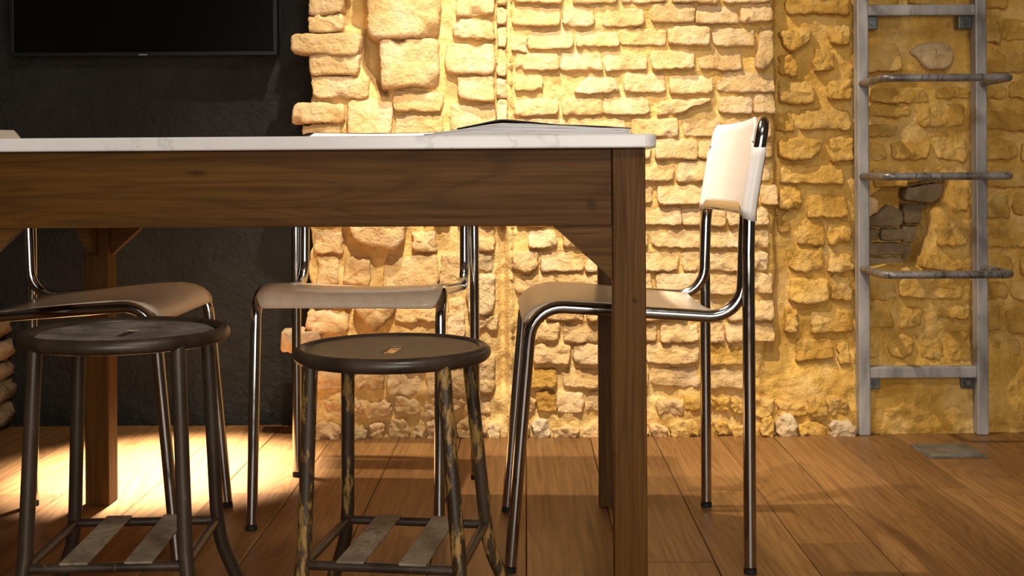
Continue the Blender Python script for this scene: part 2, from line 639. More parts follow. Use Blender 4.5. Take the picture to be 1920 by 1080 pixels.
def piece(poly, proud, name, mat, seed, base=None, rough=1.0, n=44, round_=2, lean=0.0):
    """one brick or stone: outline in wall pixels, how far its face stands out of the bed, built as a lumpy block"""
    rg = random.Random(seed)
    P = [Vector((p[0], p[1])) for p in poly]
    for _ in range(round_):
        Q = []
        k = 0.10 if len(P) <= 8 else 0.25
        for i in range(len(P)):
            a, b = P[i], P[(i + 1) % len(P)]
            Q += [a.lerp(b, k), a.lerp(b, 1 - k)]
        P = Q
    per = [0.0]
    for i in range(len(P)):
        per.append(per[-1] + (P[(i + 1) % len(P)] - P[i]).length)
    out = []
    j = 0
    for k in range(n):
        s = per[-1] * k / n
        while per[j + 1] < s:
            j += 1
        f = (s - per[j]) / max(1e-6, per[j + 1] - per[j])
        out.append(P[j].lerp(P[(j + 1) % len(P)], f))
    W = []
    for k, p in enumerate(out):
        w = px(p.x, p.y, YB)
        W.append(Vector((w[0], 0, w[1])))
    c = sum(W, Vector()) / n
    x0, x1 = min(w.x for w in W), max(w.x for w in W)
    z0, z1 = min(w.z for w in W), max(w.z for w in W)
    w_, h_ = x1 - x0, z1 - z0
    hs = min(w_, h_) / 2
    mean_bed = mortar_Y(c.x, c.z) if base is None else base
    face = mean_bed - proud
    tilt = Vector((rg.uniform(-0.05, 0.05), 0, lean + rg.uniform(-0.12, 0.12)))
    so = seed * 1.73
    chips = [(rg.uniform(x0, x1), rg.choice((z0, z1)), rg.uniform(0.3, 0.7) * hs) for _ in range(rg.choice((0, 1, 1, 2)))]

    def skel(p):
        if w_ > h_:
            e = (w_ - h_) / 2 * 0.92
            return Vector((max(c.x - e, min(c.x + e, p.x)), 0, c.z))
        e = (h_ - w_) / 2 * 0.92
        return Vector((c.x, 0, max(c.z - e, min(c.z + e, p.z))))

    rings = [(-0.06, None), (0.0, 0.05), (0.025, 0.72), (0.085, 0.97), (0.25, 1.0), (0.5, 1.02), (0.78, 1.02), (1.0, 1.02)]
    verts = []
    for t, hgt in rings:
        for p in W:
            q = p.lerp(skel(p), t)
            jit = 0.0034 * rough * max(0.0, 1.0 - max(0.0, t) * 1.6)
            q.x += jit * (noise.noise(Vector((p.x * 60, p.z * 60, so))) + 0.5 * noise.noise(Vector((q.x * 150, q.z * 150, so))))
            q.z += jit * (noise.noise(Vector((p.x * 60, p.z * 60, so + 9))) + 0.5 * noise.noise(Vector((q.x * 150, q.z * 150, so + 5))))
            if hgt is None:
                y = mean_bed + 0.03
            else:
                y = mean_bed + 0.006 - (mean_bed + 0.006 - face) * hgt
                amp = (0.2 + 0.8 * min(1, hgt)) * rough
                y += amp * (0.0050 * fbm(Vector((q.x * 20, q.z * 20, so)), 3) + 0.0030 * fbm(Vector((q.x * 80, q.z * 80, so + 3)), 2))
                y += (q.x - c.x) * tilt.x + (q.z - c.z) * tilt.z
                for cx, cz, cr in chips:
                    d = math.hypot(q.x - cx, (q.z - cz))
                    y += 0.7 * proud * smooth(cr, cr * 0.5, d) * min(1, hgt)
            verts.append((q.x, y, q.z))
    faces = []
    for r in range(len(rings) - 1):
        for k in range(n):
            k2 = (k + 1) % n
            faces.append((r * n + k, (r + 1) * n + k, (r + 1) * n + k2, r * n + k2))
    o = obj(name, verts, faces, mat, wall, True)
    fix_normals(o)
    return o


def quad(x0, y0, x1, y1, rg, j=2.5):
    u = lambda: rg.uniform(-j, j)
    return [(x0 + u(), y0 + u()), ((x0 + x1) / 2 + u(), y0 + u() * 0.6), (x1 + u(), y0 + u()), (x1 + u(), y1 + u()),
            ((x0 + x1) / 2 + u(), y1 + u() * 0.6), (x0 + u(), y1 + u())]


# the regular brick panel: (top, bottom, [(left, right), ...]) in wall pixels
panel = [
    (-122, -90, [(960, 1040), (1050, 1130), (1140, 1215), (1228, 1305), (1318, 1390), (1400, 1448)]),
    (-76, -44, [(962, 1000), (1010, 1090), (1100, 1180), (1192, 1270), (1282, 1360), (1370, 1446)]),
    (-30, 4, [(962, 1053), (1076, 1156), (1168, 1250), (1262, 1345), (1356, 1446)]),
    (14, 47, [(962, 1047), (1055, 1112), (1130, 1207)]),
    (7, 41, [(1221, 1302), (1306, 1384), (1392, 1447)]),
    (58, 91, [(990, 1071)]), (67, 96, [(957, 986)]), (60, 87, [(1080, 1159)]), (55, 84, [(1163, 1248)]), (51, 83, [(1254, 1332)]), (54, 85, [(1338, 1416)]),
    (101, 131, [(966, 1046), (1050, 1129), (1133, 1213)]), (95, 129, [(1222, 1302), (1311, 1390)]),
    (141, 168, [(964, 1014)]), (141, 172, [(1170, 1247)]), (143, 175, [(1256, 1334)]), (133, 172, [(1346, 1425)]), (139, 172, [(1429, 1452)]),
    (186, 215, [(964, 1046), (1052, 1128), (1131, 1217)]), (182, 211, [(1351, 1411)]), (177, 213, [(1416, 1453)]),
    (225, 256, [(965, 1060), (1070, 1172), (1184, 1272), (1282, 1354), (1362, 1446)]),
    (263, 297, [(962, 1040), (1050, 1128), (1138, 1220), (1228, 1306), (1311, 1392), (1400, 1450)]),
    (306, 340, [(970, 1060), (1070, 1150), (1160, 1195), (1204, 1263), (1270, 1352), (1362, 1448)]),
    (350, 383, [(962, 1050), (1060, 1140), (1150, 1222), (1233, 1330), (1340, 1420), (1427, 1456)]),
    (392, 423, [(968, 1058), (1068, 1150), (1160, 1198), (1205, 1277), (1281, 1360), (1364, 1400), (1408, 1441)]),
    (433, 464, [(992, 1042), (1058, 1130), (1138, 1212), (1222, 1318), (1330, 1400), (1408, 1444)]),
    (476, 509, [(962, 1006), (1015, 1092), (1099, 1180), (1190, 1272), (1281, 1322), (1333, 1396), (1404, 1440)]),
    (518, 552, [(968, 1040), (1047, 1130), (1140, 1222), (1232, 1318), (1329, 1400), (1408, 1449)]),
    (566, 601, [(975, 1014), (1022, 1094), (1102, 1190), (1200, 1284), (1293, 1352), (1362, 1451)]),
    (609, 642, [(984, 1046), (1057, 1140), (1150, 1230), (1240, 1311), (1326, 1357), (1361, 1452)]),
    (650, 684, [(1000, 1067), (1076, 1150), (1160, 1204), (1213, 1312), (1325, 1404)]),
    (697, 728, [(985, 1044), (1053, 1130), (1140, 1214), (1224, 1312), (1325, 1402)]),
    (740, 774, [(1004, 1040), (1043, 1090), (1095, 1150), (1160, 1205)]),
]
rg = random.Random(11)
sd = 1
for (t0, b0, cols) in panel:
    for (l0, r0) in cols:
        sd += 1
        proud = rg.uniform(0.0085, 0.0145)
        m = M['brick_pale'] if (rg.random() < 0.86 or t0 < 640) else M['brick_ochre']
        piece(quad(l0 - 2, t0 - 4, r0 + 2, b0 + 1, rg), proud, 'brick', m, sd, None, 1.0 if t0 < 420 else 1.35, lean=0.26)
for poly, proud in (
    ([(1427, 47), (1444, 45), (1454, 60), (1449, 108), (1437, 133), (1415, 127), (1419, 98), (1424, 72)], 0.036),
    ([(1100, 142), (1148, 142), (1166, 172), (1095, 177), (1072, 172)], 0.026),
    ([(1236, 187), (1337, 182), (1330, 190), (1300, 199), (1278, 213), (1229, 218)], 0.030),
):
    sd += 1
    piece(poly, proud * 0.6, 'brick', M['brick_pale'], sd, lean=0.2)

# courses above the photograph's top edge
for row in range(4):
    yb_ = -136 - row * 46
    xx = 585 + (row % 2) * 40
    while xx < 1960:
        w_ = rg.uniform(70, 96)
        sd += 1
        piece(quad(xx, yb_ - 34, xx + w_ - 9, yb_, rg), rg.uniform(0.009, 0.015), 'brick', M['brick_pale' if xx < 1450 else 'brick_ochre'], sd, None, 1.0, 30, lean=0.2)
        xx += w_

# stones right of the panel, behind and beside the ladder
stones_r = [
    (1480, -14, 1602, 20), (1562, 40, 1604, 82), (1463, 98, 1501, 140), (1530, 92, 1574, 132), (1460, 146, 1537, 192), (1558, 146, 1604, 188),
    (1508, 200, 1604, 242), (1462, 205, 1495, 248), (1562, 256, 1606, 302), (1470, 309, 1590, 346), (1464, 348, 1506, 392), (1520, 364, 1600, 408),
    (1500, 420, 1554, 460), (1562, 416, 1606, 460), (1482, 466, 1550, 512), (1562, 478, 1606, 512), (1486, 526, 1560, 572), (1566, 520, 1606, 566),
    (1530, 586, 1606, 630), (1500, 640, 1570, 682), (1577, 640, 1606, 690), (1466, 400, 1490, 440), (1478, 580, 1500, 630),
    (1610, 60, 1700, 130), (1640, 160, 1750, 188), (1765, 158, 1826, 183), (1636, 196, 1722, 216), (1730, 194, 1826, 238),
    (1612, 230, 1690, 256), (1682, 262, 1756, 300), (1764, 256, 1824, 302), (1612, 264, 1672, 300), (1616, 312, 1640, 352), (1645, 318, 1712, 352),
    (1770, 404, 1826, 466), (1800, 350, 1830, 396), (1612, 526, 1688, 566), (1694, 522, 1822, 566), (1692, 576, 1742, 618), (1772, 574, 1830, 602),
    (1612, 578, 1682, 618), (1612, 630, 1668, 676), (1736, 634, 1782, 680), (1788, 628, 1830, 682), (1612, -40, 1700, 10), (1710, -42, 1800, 8), (1820, -44, 1900, 8),
    (1842, 22, 1888, 76), (1894, 30, 1980, 70), (1844, 88, 1940, 134), (1846, 146, 1898, 182), (1906, 146, 1990, 184), (1846, 196, 1960, 244), (1848, 258, 1920, 300),
    (1930, 258, 2000, 304), (1846, 312, 1980, 350), (1846, 364, 1908, 408), (1916, 362, 1996, 410), (1848, 420, 1960, 466), (1846, 478, 1916, 516),
    (1926, 478, 2000, 518), (1848, 530, 1902, 566), (1910, 528, 1996, 566), (1846, 578, 1890, 624), (1900, 582, 1996, 628), (1848, 640, 1930, 676),
    (1940, 640, 2010, 684), (1480, -64, 1560, -26), (1570, -66, 1660, -52), (1480, -120, 1580, -80), (1592, -122, 1680, -78), (1690, -120, 1780, -60), (1790, -118, 1900, -60),
]
for (a, b, c, d) in stones_r:
    sd += 1
    beyond = a > 1600
    piece(quad(a, b, c, d, rg, 5), rg.uniform(0.005, 0.012) if beyond else rg.uniform(0.012, 0.020),
          'stone', M['brick_ochre'], sd, 3.220, 1.7, lean=0.22)
for poly, proud, mt in (
    ([(1465, 55), (1490, 50), (1526, 46), (1530, 66), (1514, 84), (1490, 96), (1478, 92)], 0.032, 'brick_ochre'),
    ([(1465, 258), (1510, 256), (1552, 262), (1548, 280), (1526, 298), (1492, 302), (1466, 296)], 0.030, 'brick_ochre'),
    ([(1712, 92), (1738, 76), (1790, 74), (1802, 98), (1788, 128), (1750, 129), (1734, 112)], 0.020, 'rubble'),
    ([(1736, 506), (1742, 486), (1762, 474), (1790, 486), (1818, 506), (1800, 512)], 0.024, 'brick_ochre'),
    ([(1672, 652), (1682, 636), (1706, 630), (1726, 644), (1722, 664), (1700, 678), (1680, 672)], 0.018, 'brick_ochre'),
    ([(1626, 372), (1644, 368), (1658, 378), (1652, 398), (1638, 408), (1622, 406)], 0.026, 'brick_pale'),
):
    sd += 1
    piece(poly, proud * 0.7, 'stone', M[mt], sd, 3.217, 1.3, lean=0.15)
# bare stones at the back of the broken-out hole
for poly, bs in (([(1628, 414), (1668, 406), (1690, 384), (1720, 398), (1721, 428), (1628, 430)], 3.292), ([(1628, 433), (1674, 433), (1674, 456), (1628, 456)], 3.290),
                 ([(1677, 432), (1722, 432), (1722, 456), (1677, 456)], 3.292), ([(1628, 460), (1723, 460), (1724, 484), (1628, 484)], 3.290),
                 ([(1628, 488), (1722, 488), (1722, 516), (1628, 516)], 3.294), ([(1716, 352), (1792, 342), (1786, 372), (1768, 384), (1716, 376)], 3.262),
                 ([(1726, 384), (1784, 378), (1768, 402), (1764, 424), (1726, 424)], 3.318), ([(1727, 428), (1764, 428), (1760, 462), (1727, 462)], 3.335),
                 ([(1727, 466), (1758, 466), (1746, 508), (1727, 508)], 3.345)):
    sd += 1
    piece(poly, 0.014, 'stone', M['grey_stone'], sd, bs, 0.9)

# the rough pier at the left end of the brick wall
pier = [
    (576, -74, 660, -34, .03), (672, -110, 800, -30, .03), (812, -90, 925, -40, .03), (580, -124, 660, -84, .03),
    (577, -26, 642, 26, .040), (575, 29, 644, 58, .042), (541, 66, 676, 100, .044), (575, 103, 674, 139, .036), (583, 143, 690, 184, .030),
    (547, 195, 642, 230, .042), (562, 234, 640, 264, .026), (646, 188, 736, 258, .034), (736, 172, 830, 210, .030), (738, 216, 830, 256, .022),
    (683, -26, 828, 70, .052), (710, 74, 823, 164, .052), (850, -24, 928, 30, .028), (848, 38, 926, 72, .028), (834, 82, 926, 136, .034),
    (856, 142, 926, 186, .036), (842, 196, 928, 246, .020),
    (584, 268, 680, 330, .030), (690, 266, 800, 330, .034), (812, 262, 926, 322, .030), (582, 338, 662, 410, .030), (852, 332, 928, 420, .028), (790, 338, 846, 420, .02),
    (640, 482, 692, 534, .020), (714, 476, 820, 540, .024), (824, 478, 866, 534, .018), (772, 438, 820, 470, .022),
    (586, 436, 640, 474, .018), (590, 480, 632, 536, .016), (872, 430, 926, 470, .026), (876, 476, 926, 506, .020), (878, 516, 928, 588, .034),
    (586, 546, 660, 576, .022), (574, 584, 652, 622, .028), (744, 548, 826, 574, .018), (740, 578, 826, 606, .026), (836, 560, 872, 640, .020), (896, 594, 930, 622, .034),
    (526, 622, 600, 660, .040), (586, 664, 655, 690, .022), (664, 664, 720, 692, .026), (588, 696, 654, 730, .034), (664, 694, 718, 730, .036),
    (722, 700, 792, 742, .022), (796, 690, 872, 742, .030), (880, 668, 927, 736, .036), (722, 640, 800, 690, .02), (806, 620, 870, 680, .022),
]
for (a, b, c, d, pr) in pier:
    sd += 1
    mt = 'brick_pale' if (b < 420 or rg.random() < 0.8) else 'rubble'
    if b > 420:
        pr *= 0.85
    piece(quad(a, b - 2, c, d + 2, rg, 4), pr * 0.8, 'stone', M[mt], sd, 3.184, 1.6 if b > 420 else 1.15, lean=0.12)
for poly, pr in (
    ([(636, 400), (762, 398), (760, 448), (742, 467), (690, 463), (664, 451)], .045),
    ([(668, 548), (738, 550), (744, 580), (722, 606), (700, 626), (684, 606), (660, 580)], .036),
):
    sd += 1
    piece(poly, pr, 'stone', M['brick_pale'], sd, 3.182, 1.4)
for (y0, y1) in ((-60, 8), (14, 46), (50, 88), (90, 142), (146, 184), (186, 232), (240, 300), (306, 360), (366, 420)):
    sd += 1
    piece(quad(930, y0, 949, y1, rg, 1.5), .020, 'stone', M['brick_pale'], sd, 3.18, 0.8, 26)

# broken rubble along the foot of the wall
x = 584
while x < 1600:
    w = rg.uniform(26, 62)
    h = rg.uniform(22, 44)
    y1 = 823 - (x - 590) * 0.006
    if not (930 < x + w / 2 < 975):
        sd += 1
        a, b, c, d = x, y1 - h, x + w - 3, y1 + 3
        poly = [(a, b + h * rg.uniform(0.2, 0.5)), (a + w * 0.3, b + rg.uniform(0, 4)), (a + w * 0.75, b + rg.uniform(0, 6)), (c, b + h * rg.uniform(0.25, 0.6)),
                (c - rg.uniform(0, 4), d), (a + w * 0.5, d), (a + rg.uniform(0, 4), d)]
        mt = 'rubble' if rg.random() < 0.3 else ('brick_pale' if x < 1250 else 'brick_ochre')
        piece(poly, rg.uniform(0.014, 0.034), 'stone', M[mt], sd, 3.176, 1.8)
    x += w
x = 590
while x < 1590:
    w = rg.uniform(30, 70)
    if not (925 < x + w / 2 < 975) and not (1000 < x < 1200):
        sd += 1
        y0 = rg.uniform(742, 756)
        piece(quad(x, y0, x + w - 5, y0 + rg.uniform(26, 36), rg, 5), rg.uniform(0.010, 0.024), 'stone',
              M['brick_pale' if x < 1250 else 'brick_ochre'], sd, 3.180, 1.9)
    x += w

# stones of the next brick stretch at the far left end of the dark wall
for i, (a, b, c, d) in enumerate([(-60, 596, 6, 632), (-70, 640, 12, 676), (-60, 684, 4, 716), (-64, 722, 10, 756), (-60, 762, 12, 800)]):
    P = []
    wx0, wz1 = px(a, b, 3.26)
    wx1, wz0 = px(c, d, 3.26)
    rings = 10
    V = []
    nseg = 12
    for q in range(rings + 1):
        f = q / rings
        X = wx0 + (wx1 - wx0) * f
        prof = (1 - abs(2 * f - 1) ** 6) ** 0.5 if 0 < q < rings else 0.02
        for k in range(nseg):
            an = 2 * math.pi * k / nseg
            ca, sa = math.cos(an), math.sin(an)
            e = 0.6
            yy = math.copysign(abs(ca) ** e, ca) * 0.055 * prof
            zz = math.copysign(abs(sa) ** e, sa) * (wz1 - wz0) / 2 * prof
            dn = 0.022 * noise.noise(Vector((X * 30, yy * 30, zz * 30 + i * 5)))
            V.append((X + dn, 3.295 + yy + dn, (wz0 + wz1) / 2 + zz + dn))
    Fc = [(q * nseg + k, q * nseg + (k + 1) % nseg, (q + 1) * nseg + (k + 1) % nseg, (q + 1) * nseg + k) for q in range(rings) for k in range(nseg)]
    Fc += [tuple(range(nseg)), tuple(rings * nseg + k for k in range(nseg))]
    fix_normals(obj('stone', V, Fc, M['grey_stone'], wall_dark, True))

# ------------------------------------------------------------------ marble-topped table
TZ = 0.763
table = empty('table', (-0.352, 2.22, 0), math.radians(-2.0))
tag(table, 'long brown wooden table with a white veined marble top', 'table')
HX, HY, LW = 0.574, 0.34, 0.052
top = box('marble_top', (-HX - 0.017, -HY - 0.015, TZ - 0.0218), (HX + 0.017, HY + 0.015, TZ), M['marble'], table)
bm = bmesh.new()
bm.from_mesh(top.data)
vert_e = [e for e in bm.edges if abs(e.verts[0].co.z - e.verts[1].co.z) > 0.01]
bmesh.ops.bevel(bm, geom=vert_e, offset=0.018, segments=5, affect='EDGES', profile=0.5)
hor = [e for e in bm.edges if abs(e.verts[0].co.z - e.verts[1].co.z) < 1e-4 and len(e.link_faces) == 2 and
       any(abs(f.normal.z) > 0.9 for f in e.link_faces) and not all(abs(f.normal.z) > 0.9 for f in e.link_faces)]
bmesh.ops.bevel(bm, geom=hor, offset=0.003, segments=3, affect='EDGES', profile=0.5)
bm.to_mesh(top.data)
bm.free()
for sx in (-1, 1):
    for sy in (-1, 1):
        x0, x1 = sorted((sx * HX, sx * (HX - LW)))
        y0, y1 = sorted((sy * HY, sy * (HY - LW)))
        box('leg', (x0, y0, 0), (x1, y1, TZ - 0.0218), M['table_v'], table, 0.002)
AZ0, AZ1 = 0.619, TZ - 0.0222
for sy in (-1, 1):
    y0, y1 = sorted((sy * (HY - 0.006), sy * (HY - 0.030)))
    box('apron', (-HX + LW + 0.001, y0, AZ0), (HX - LW - 0.001, y1, AZ1), M['table_h'], table, 0.0015)
for sx in (-1, 1):
    x0, x1 = sorted((sx * (HX - 0.006), sx * (HX - 0.030)))
    box('apron', (x0, -HY + LW + 0.001, AZ0), (x1, HY - LW - 0.001, AZ1), M['table_v'], table, 0.0015)


def brace(a, b, c, th, axis):
    """triangular corner bracket: right angle at a, arms to b (along) and c (down), thickness th along axis"""
    V = []
    for s in (0, 1):
        for p in (a, b, c):
            q = list(p)
            q[axis] += th * s
            V.append(tuple(q))
    o = obj('corner_brace', V, [(0, 1, 2), (5, 4, 3), (0, 3, 4, 1), (1, 4, 5, 2), (2, 5, 3, 0)], M['table_h'], table)
    return fix_normals(o)


for sx in (-1, 1):
    for sy in (-1, 1):
        xi = sx * (HX - LW)
        yi = sy * (HY - LW)
        yo = sy * (HY - 0.010)
        xo = sx * (HX - 0.010)
        brace((xi, yo, AZ0), (xi - sx * 0.094, yo, AZ0), (xi, yo, AZ0 - 0.086), -sy * 0.022, 1)
        brace((xo, yi, AZ0), (xo, yi - sy * 0.094, AZ0), (xo, yi, AZ0 - 0.086), -sx * 0.022, 0)


# ------------------------------------------------------------------ tubular chairs
def make_chair(label):
    root = empty('chair', (0, 0, 0))
    tag(root, label, 'chair', 'tubular steel chairs round the table')
    R = 0.011
    xf, xr = 0.1875, 0.2095
    zf = 0.39
    for s in (-1, 1):
        tube('leg', [(s * xf, -0.2095, 0.012), (s * xf, -0.176, zf)], R, M['chrome'], root)
        tube('foot_cap', [(s * xf, -0.2105, 0.0), (s * xf, -0.2095, 0.009)], 0.0113, M['rubber'], root)
        tube('leg', [(s * xr, 0.21, 0.012), (s * xr, 0.21, 0.56)], R, M['chrome'], root)
        tube('foot_cap', [(s * xr, 0.21, 0.0), (s * xr, 0.21, 0.009)], 0.0113, M['rubber'], root)
    # seat rails, rear bends, uprights and the bar under the backrest: one bent tube
    pts, rad = [], []
    for s in (-1, 1):
        side = [((s * xf, -0.176, zf), 0), ((s * xf, -0.1685, 0.470), 0.058), ((s * xf, 0.203, 0.444), 0.058), ((s * xf, 0.2085, 0.60), 0.02),
                ((s * xf, 0.2125, 0.640), 0.026)]
        if s == 1:
            side = side[::-1]
        pts += [p for p, _ in side]
        rad += [r for _, r in side]
    rad[0] = rad[-1] = 0
    # slight inward offset so uprights sit beside the rear legs
    tube('seat_frame', fillet(pts, rad, 8), R, M['chrome'], root)
    # rear uprights above the seat, leaning back, joined over the top
    pts, rad = [], []
    for s in (-1, 1):
        side = [((s * xr, 0.21, 0.56), 0), ((s * xr, 0.212, 0.635), 0.10), ((s * xr, 0.239, 0.792), 0.030)]
        if s == 1:
            side = side[::-1]
        pts += [p for p, _ in side]
        rad += [r for _, r in side]
    pts.insert(3, (0.0, 0.270, 0.790))
    rad.insert(3, 0.6)
    tube('back_frame', fillet(pts, rad, 8), R, M['chrome'], root)
    # seat shell with a rolled front lip
    prof = [(-0.1855, 0.438), (-0.182, 0.447), (-0.174, 0.457), (-0.162, 0.466), (-0.145, 0.473), (-0.12, 0.4775), (-0.08, 0.477), (-0.03, 0.473),
            (0.03, 0.467), (0.09, 0.461), (0.135, 0.457), (0.163, 0.455)]
    hw = [0.172, 0.180, 0.184, 0.186, 0.187, 0.187, 0.186, 0.183, 0.179, 0.174, 0.168, 0.150]
    nu = 15
    V, Fc = [], []
    for side in (0, 1):
        for i, (y, z) in enumerate(prof):
            a = prof[max(0, i - 1)]
            b = prof[min(len(prof) - 1, i + 1)]
            tx, tz = b[0] - a[0], b[1] - a[1]
            L = math.hypot(tx, tz)
            nyv, nzv = -tz / L, tx / L
            for k in range(nu):
                u = 2 * k / (nu - 1) - 1
                dish = -0.007 * (1 - u * u) * smooth(0.0, 0.35, (i - 2) / 9.0)
                V.append((u * hw[i], y - nyv * 0.006 * side, z + dish - nzv * 0.006 * side))
    N = len(prof) * nu
    for i in range(len(prof) - 1):
        for k in range(nu - 1):
            q = (i * nu + k, i * nu + k + 1, (i + 1) * nu + k + 1, (i + 1) * nu + k)
            Fc.append(q)
            Fc.append(tuple(N + a for a in q[::-1]))
    rim = [k for k in range(nu)] + [i * nu + nu - 1 for i in range(1, len(prof))] + [(len(prof) - 1) * nu + k for k in range(nu - 2, -1, -1)] + [i * nu for i in range(len(prof) - 2, 0, -1)]
    for a, b in zip(rim, rim[1:] + rim[:1]):
        Fc.append((a, b, N + b, N + a))
    fix_normals(obj('seat', V, Fc, M['ply'], root, True))
    # backrest shell: bowed panel whose sides wrap round the uprights
    zb, zt = 0.628, 0.801
    nv, nu = 13, 33
    rw = 0.0135
    V, Fc = [], []

    def tube_y(z):
        return 0.2115 + (max(0.0, z - 0.635) * 0.171)
    full = xr + rw * math.radians(165)
    for side in (0, 1):
        for j in range(nv):
            v = j / (nv - 1)
            S = full
            if v > 0.66:
                t = (v - 0.66) / 0.34
                S = full - (full - 0.196) * smooth(0.0, 0.12, t) - 0.026 * (1 - math.sqrt(max(0.0, 1 - max(0.0, (t - 0.3) / 0.7) ** 2.2)))
            for k in range(nu):
                u = 2 * k / (nu - 1) - 1
                sg = 1 if u >= 0 else -1
                # denser samples towards the wrapped edge
                s_ = S * (1 - (1 - abs(u)) ** 1.25)
                flat = xr
                bow = lambda x: 0.012 * (1 - min(1.0, x / flat) ** 2)
                z = zb + (zt - zb) * v + 0.006 * v * (abs(s_) / full) ** 2 - 0.003 * v
                zlow = 0.012 * smooth(0.78, 0.97, s_ / full)
                if v < 0.3:
                    z -= zlow * (1 - v / 0.3)
                ty = tube_y(z)
                if s_ <= flat:
                    n_off = 0.0045 * side
                    x, y = s_, ty - rw + bow(s_) + n_off
                else:
                    an = (s_ - flat) / rw
                    rr = rw - 0.0 if side == 0 else rw - 0.0016
                    x, y = flat + math.sin(an) * rr, ty - math.cos(an) * rr
                V.append((sg * x, y, z))
    N = nv * nu
    for i in range(nv - 1):
        for k in range(nu - 1):
            q = (i * nu + k, i * nu + k + 1, (i + 1) * nu + k + 1, (i + 1) * nu + k)
            Fc.append(q)
            Fc.append(tuple(N + a for a in q[::-1]))
    rim = [k for k in range(nu)] + [i * nu + nu - 1 for i in range(1, nv)] + [(nv - 1) * nu + k for k in range(nu - 2, -1, -1)] + [i * nu for i in range(nv - 2, 0, -1)]
    for a, b in zip(rim, rim[1:] + rim[:1]):
        Fc.append((a, b, N + b, N + a))
    fix_normals(obj('backrest', V, Fc, M['backply'], root, True))
    return root


def copy_thing(root, label):
    r = root.copy()
    COL.objects.link(r)
    r['label'] = label
    for ch in list(root.children):
        c = ch.copy()
        COL.objects.link(c)
        c.parent = r
    return r


chair = make_chair('chrome tube chair with bright white backrest at the table end near the ladder')
chair.location = (0.199, 2.279, 0)
chair.rotation_euler.z = math.radians(-88.9)
c2 = copy_thing(chair, 'chrome tube chair tucked in behind the table, facing the front, behind the rusty stool')
c2.location = (-0.315, 2.538, 0)
c2.rotation_euler.z = math.radians(-5.0)
c3 = copy_thing(chair, 'chrome tube chair with beige seat above the dark stool, in front of the black wall')
c3.location = (-0.818, 2.324, 0)
c3.rotation_euler.z = math.radians(90.0)


# ------------------------------------------------------------------ stools
def make_stool(label, loc, rz, R, H, mats, inset, toff, slot_rot):
    root = empty('stool', loc, rz)
    tag(root, label, 'stool', 'round steel workshop stools')
    m_frame, m_leg, m_seat, m_slat = mats
    rt = 0.0105
    zc = H - rt
    ring = [(R * math.cos(2 * math.pi * k / 56) + toff, R * math.sin(2 * math.pi * k / 56), zc) for k in range(56)]
    V, Fc = [], []
    n = 12
    for k in range(56):
        a = 2 * math.pi * k / 56
        for q in range(n):
            b = 2 * math.pi * q / n
            rr = R + rt * math.cos(b)
            V.append((rr * math.cos(a) + toff, rr * math.sin(a), zc + rt * 1.05 * math.sin(b)))
    for k in range(56):
        for q in range(n):
            k2, q2 = (k + 1) % 56, (q + 1) % n
            Fc.append((k * n + q, k2 * n + q, k2 * n + q2, k * n + q2))
    obj('rim', V, Fc, m_frame, root, True)
    # seat disc with a hand slot
    Rd = R - (0.014 if inset else 0.006)
    ns = 48
    slot_l, slot_w = 0.037, 0.0105
    ztop = zc + (0.006 if inset else 0.0075)
    V, Fc = [], []
    fr = [0.0, 0.06, 0.3, 0.6, 0.85, 0.96, 1.0]
    cs, sn = math.cos(slot_rot), math.sin(slot_rot)
    for lay in (0, 1):
        for f in fr:
            for k in range(ns):
                a = 2 * math.pi * k / ns
                ca, sa = math.cos(a), math.sin(a)
                s = 1.0 / max(abs(ca) / slot_l, abs(sa) / slot_w)
                lx, ly = ca * s, sa * s
                # circle point at the matching angle
                px_, py_ = ca * Rd, sa * Rd
                X = lx + (px_ - lx) * f
                Y = ly + (py_ - ly) * f
                rr = math.hypot(X, Y) / Rd
                z = ztop - 0.004 * (1 - rr * rr) - (0.003 if f == 1.0 else 0.0) - 0.003 * lay
                V.append((X * cs - Y * sn + toff, X * sn + Y * cs, z))
    nf = len(fr)
    for lay in (0, 1):
        o_ = lay * nf * ns
        for i in range(nf - 1):
            for k in range(ns):
                k2 = (k + 1) % ns
                q = (o_ + i * ns + k, o_ + (i + 1) * ns + k, o_ + (i + 1) * ns + k2, o_ + i * ns + k2)
                Fc.append(q if lay == 0 else q[::-1])
    for ringi in (0, nf - 1):
        for k in range(ns):
            k2 = (k + 1) % ns
            Fc.append((ringi * ns + k, ringi * ns + k2, nf * ns + ringi * ns + k2, nf * ns + ringi * ns + k))
    fix_normals(obj('seat', V, Fc, m_seat, root, True))
    # legs: lean out to the stretchers, then kick out to the floor
    hb = 0.115
    ht = 0.1015 * R / 0.145
    zb = 0.130
    for sx in (-1, 1):
        for sy in (-1, 1):
            p = [(sx * ht + toff, sy * ht, zc - 0.004), (sx * hb, sy * hb, zb + 0.02), (sx * (hb + 0.006), sy * (hb + 0.005), zb - 0.035), (sx * (hb + 0.040), sy * (hb + 0.022), 0.002)]
            tube('leg', fillet(p, 0.14, 6), 0.0111, m_leg, root)
    for s in (-1, 1):
        tube('stretcher', [(-hb, s * hb, zb), (hb, s * hb, zb)], 0.0072, m_frame, root, 12)
        tube('stretcher', [(s * hb, -hb, zb), (s * hb, hb, zb)], 0.0072, m_frame, root, 12)
    for cx in (-0.045, 0.048):
        box('slat', (cx - 0.0205, -hb - 0.006, zb + 0.0055), (cx + 0.0205, hb + 0.006, zb + 0.0095), m_slat, root, 0.0012)
    return root


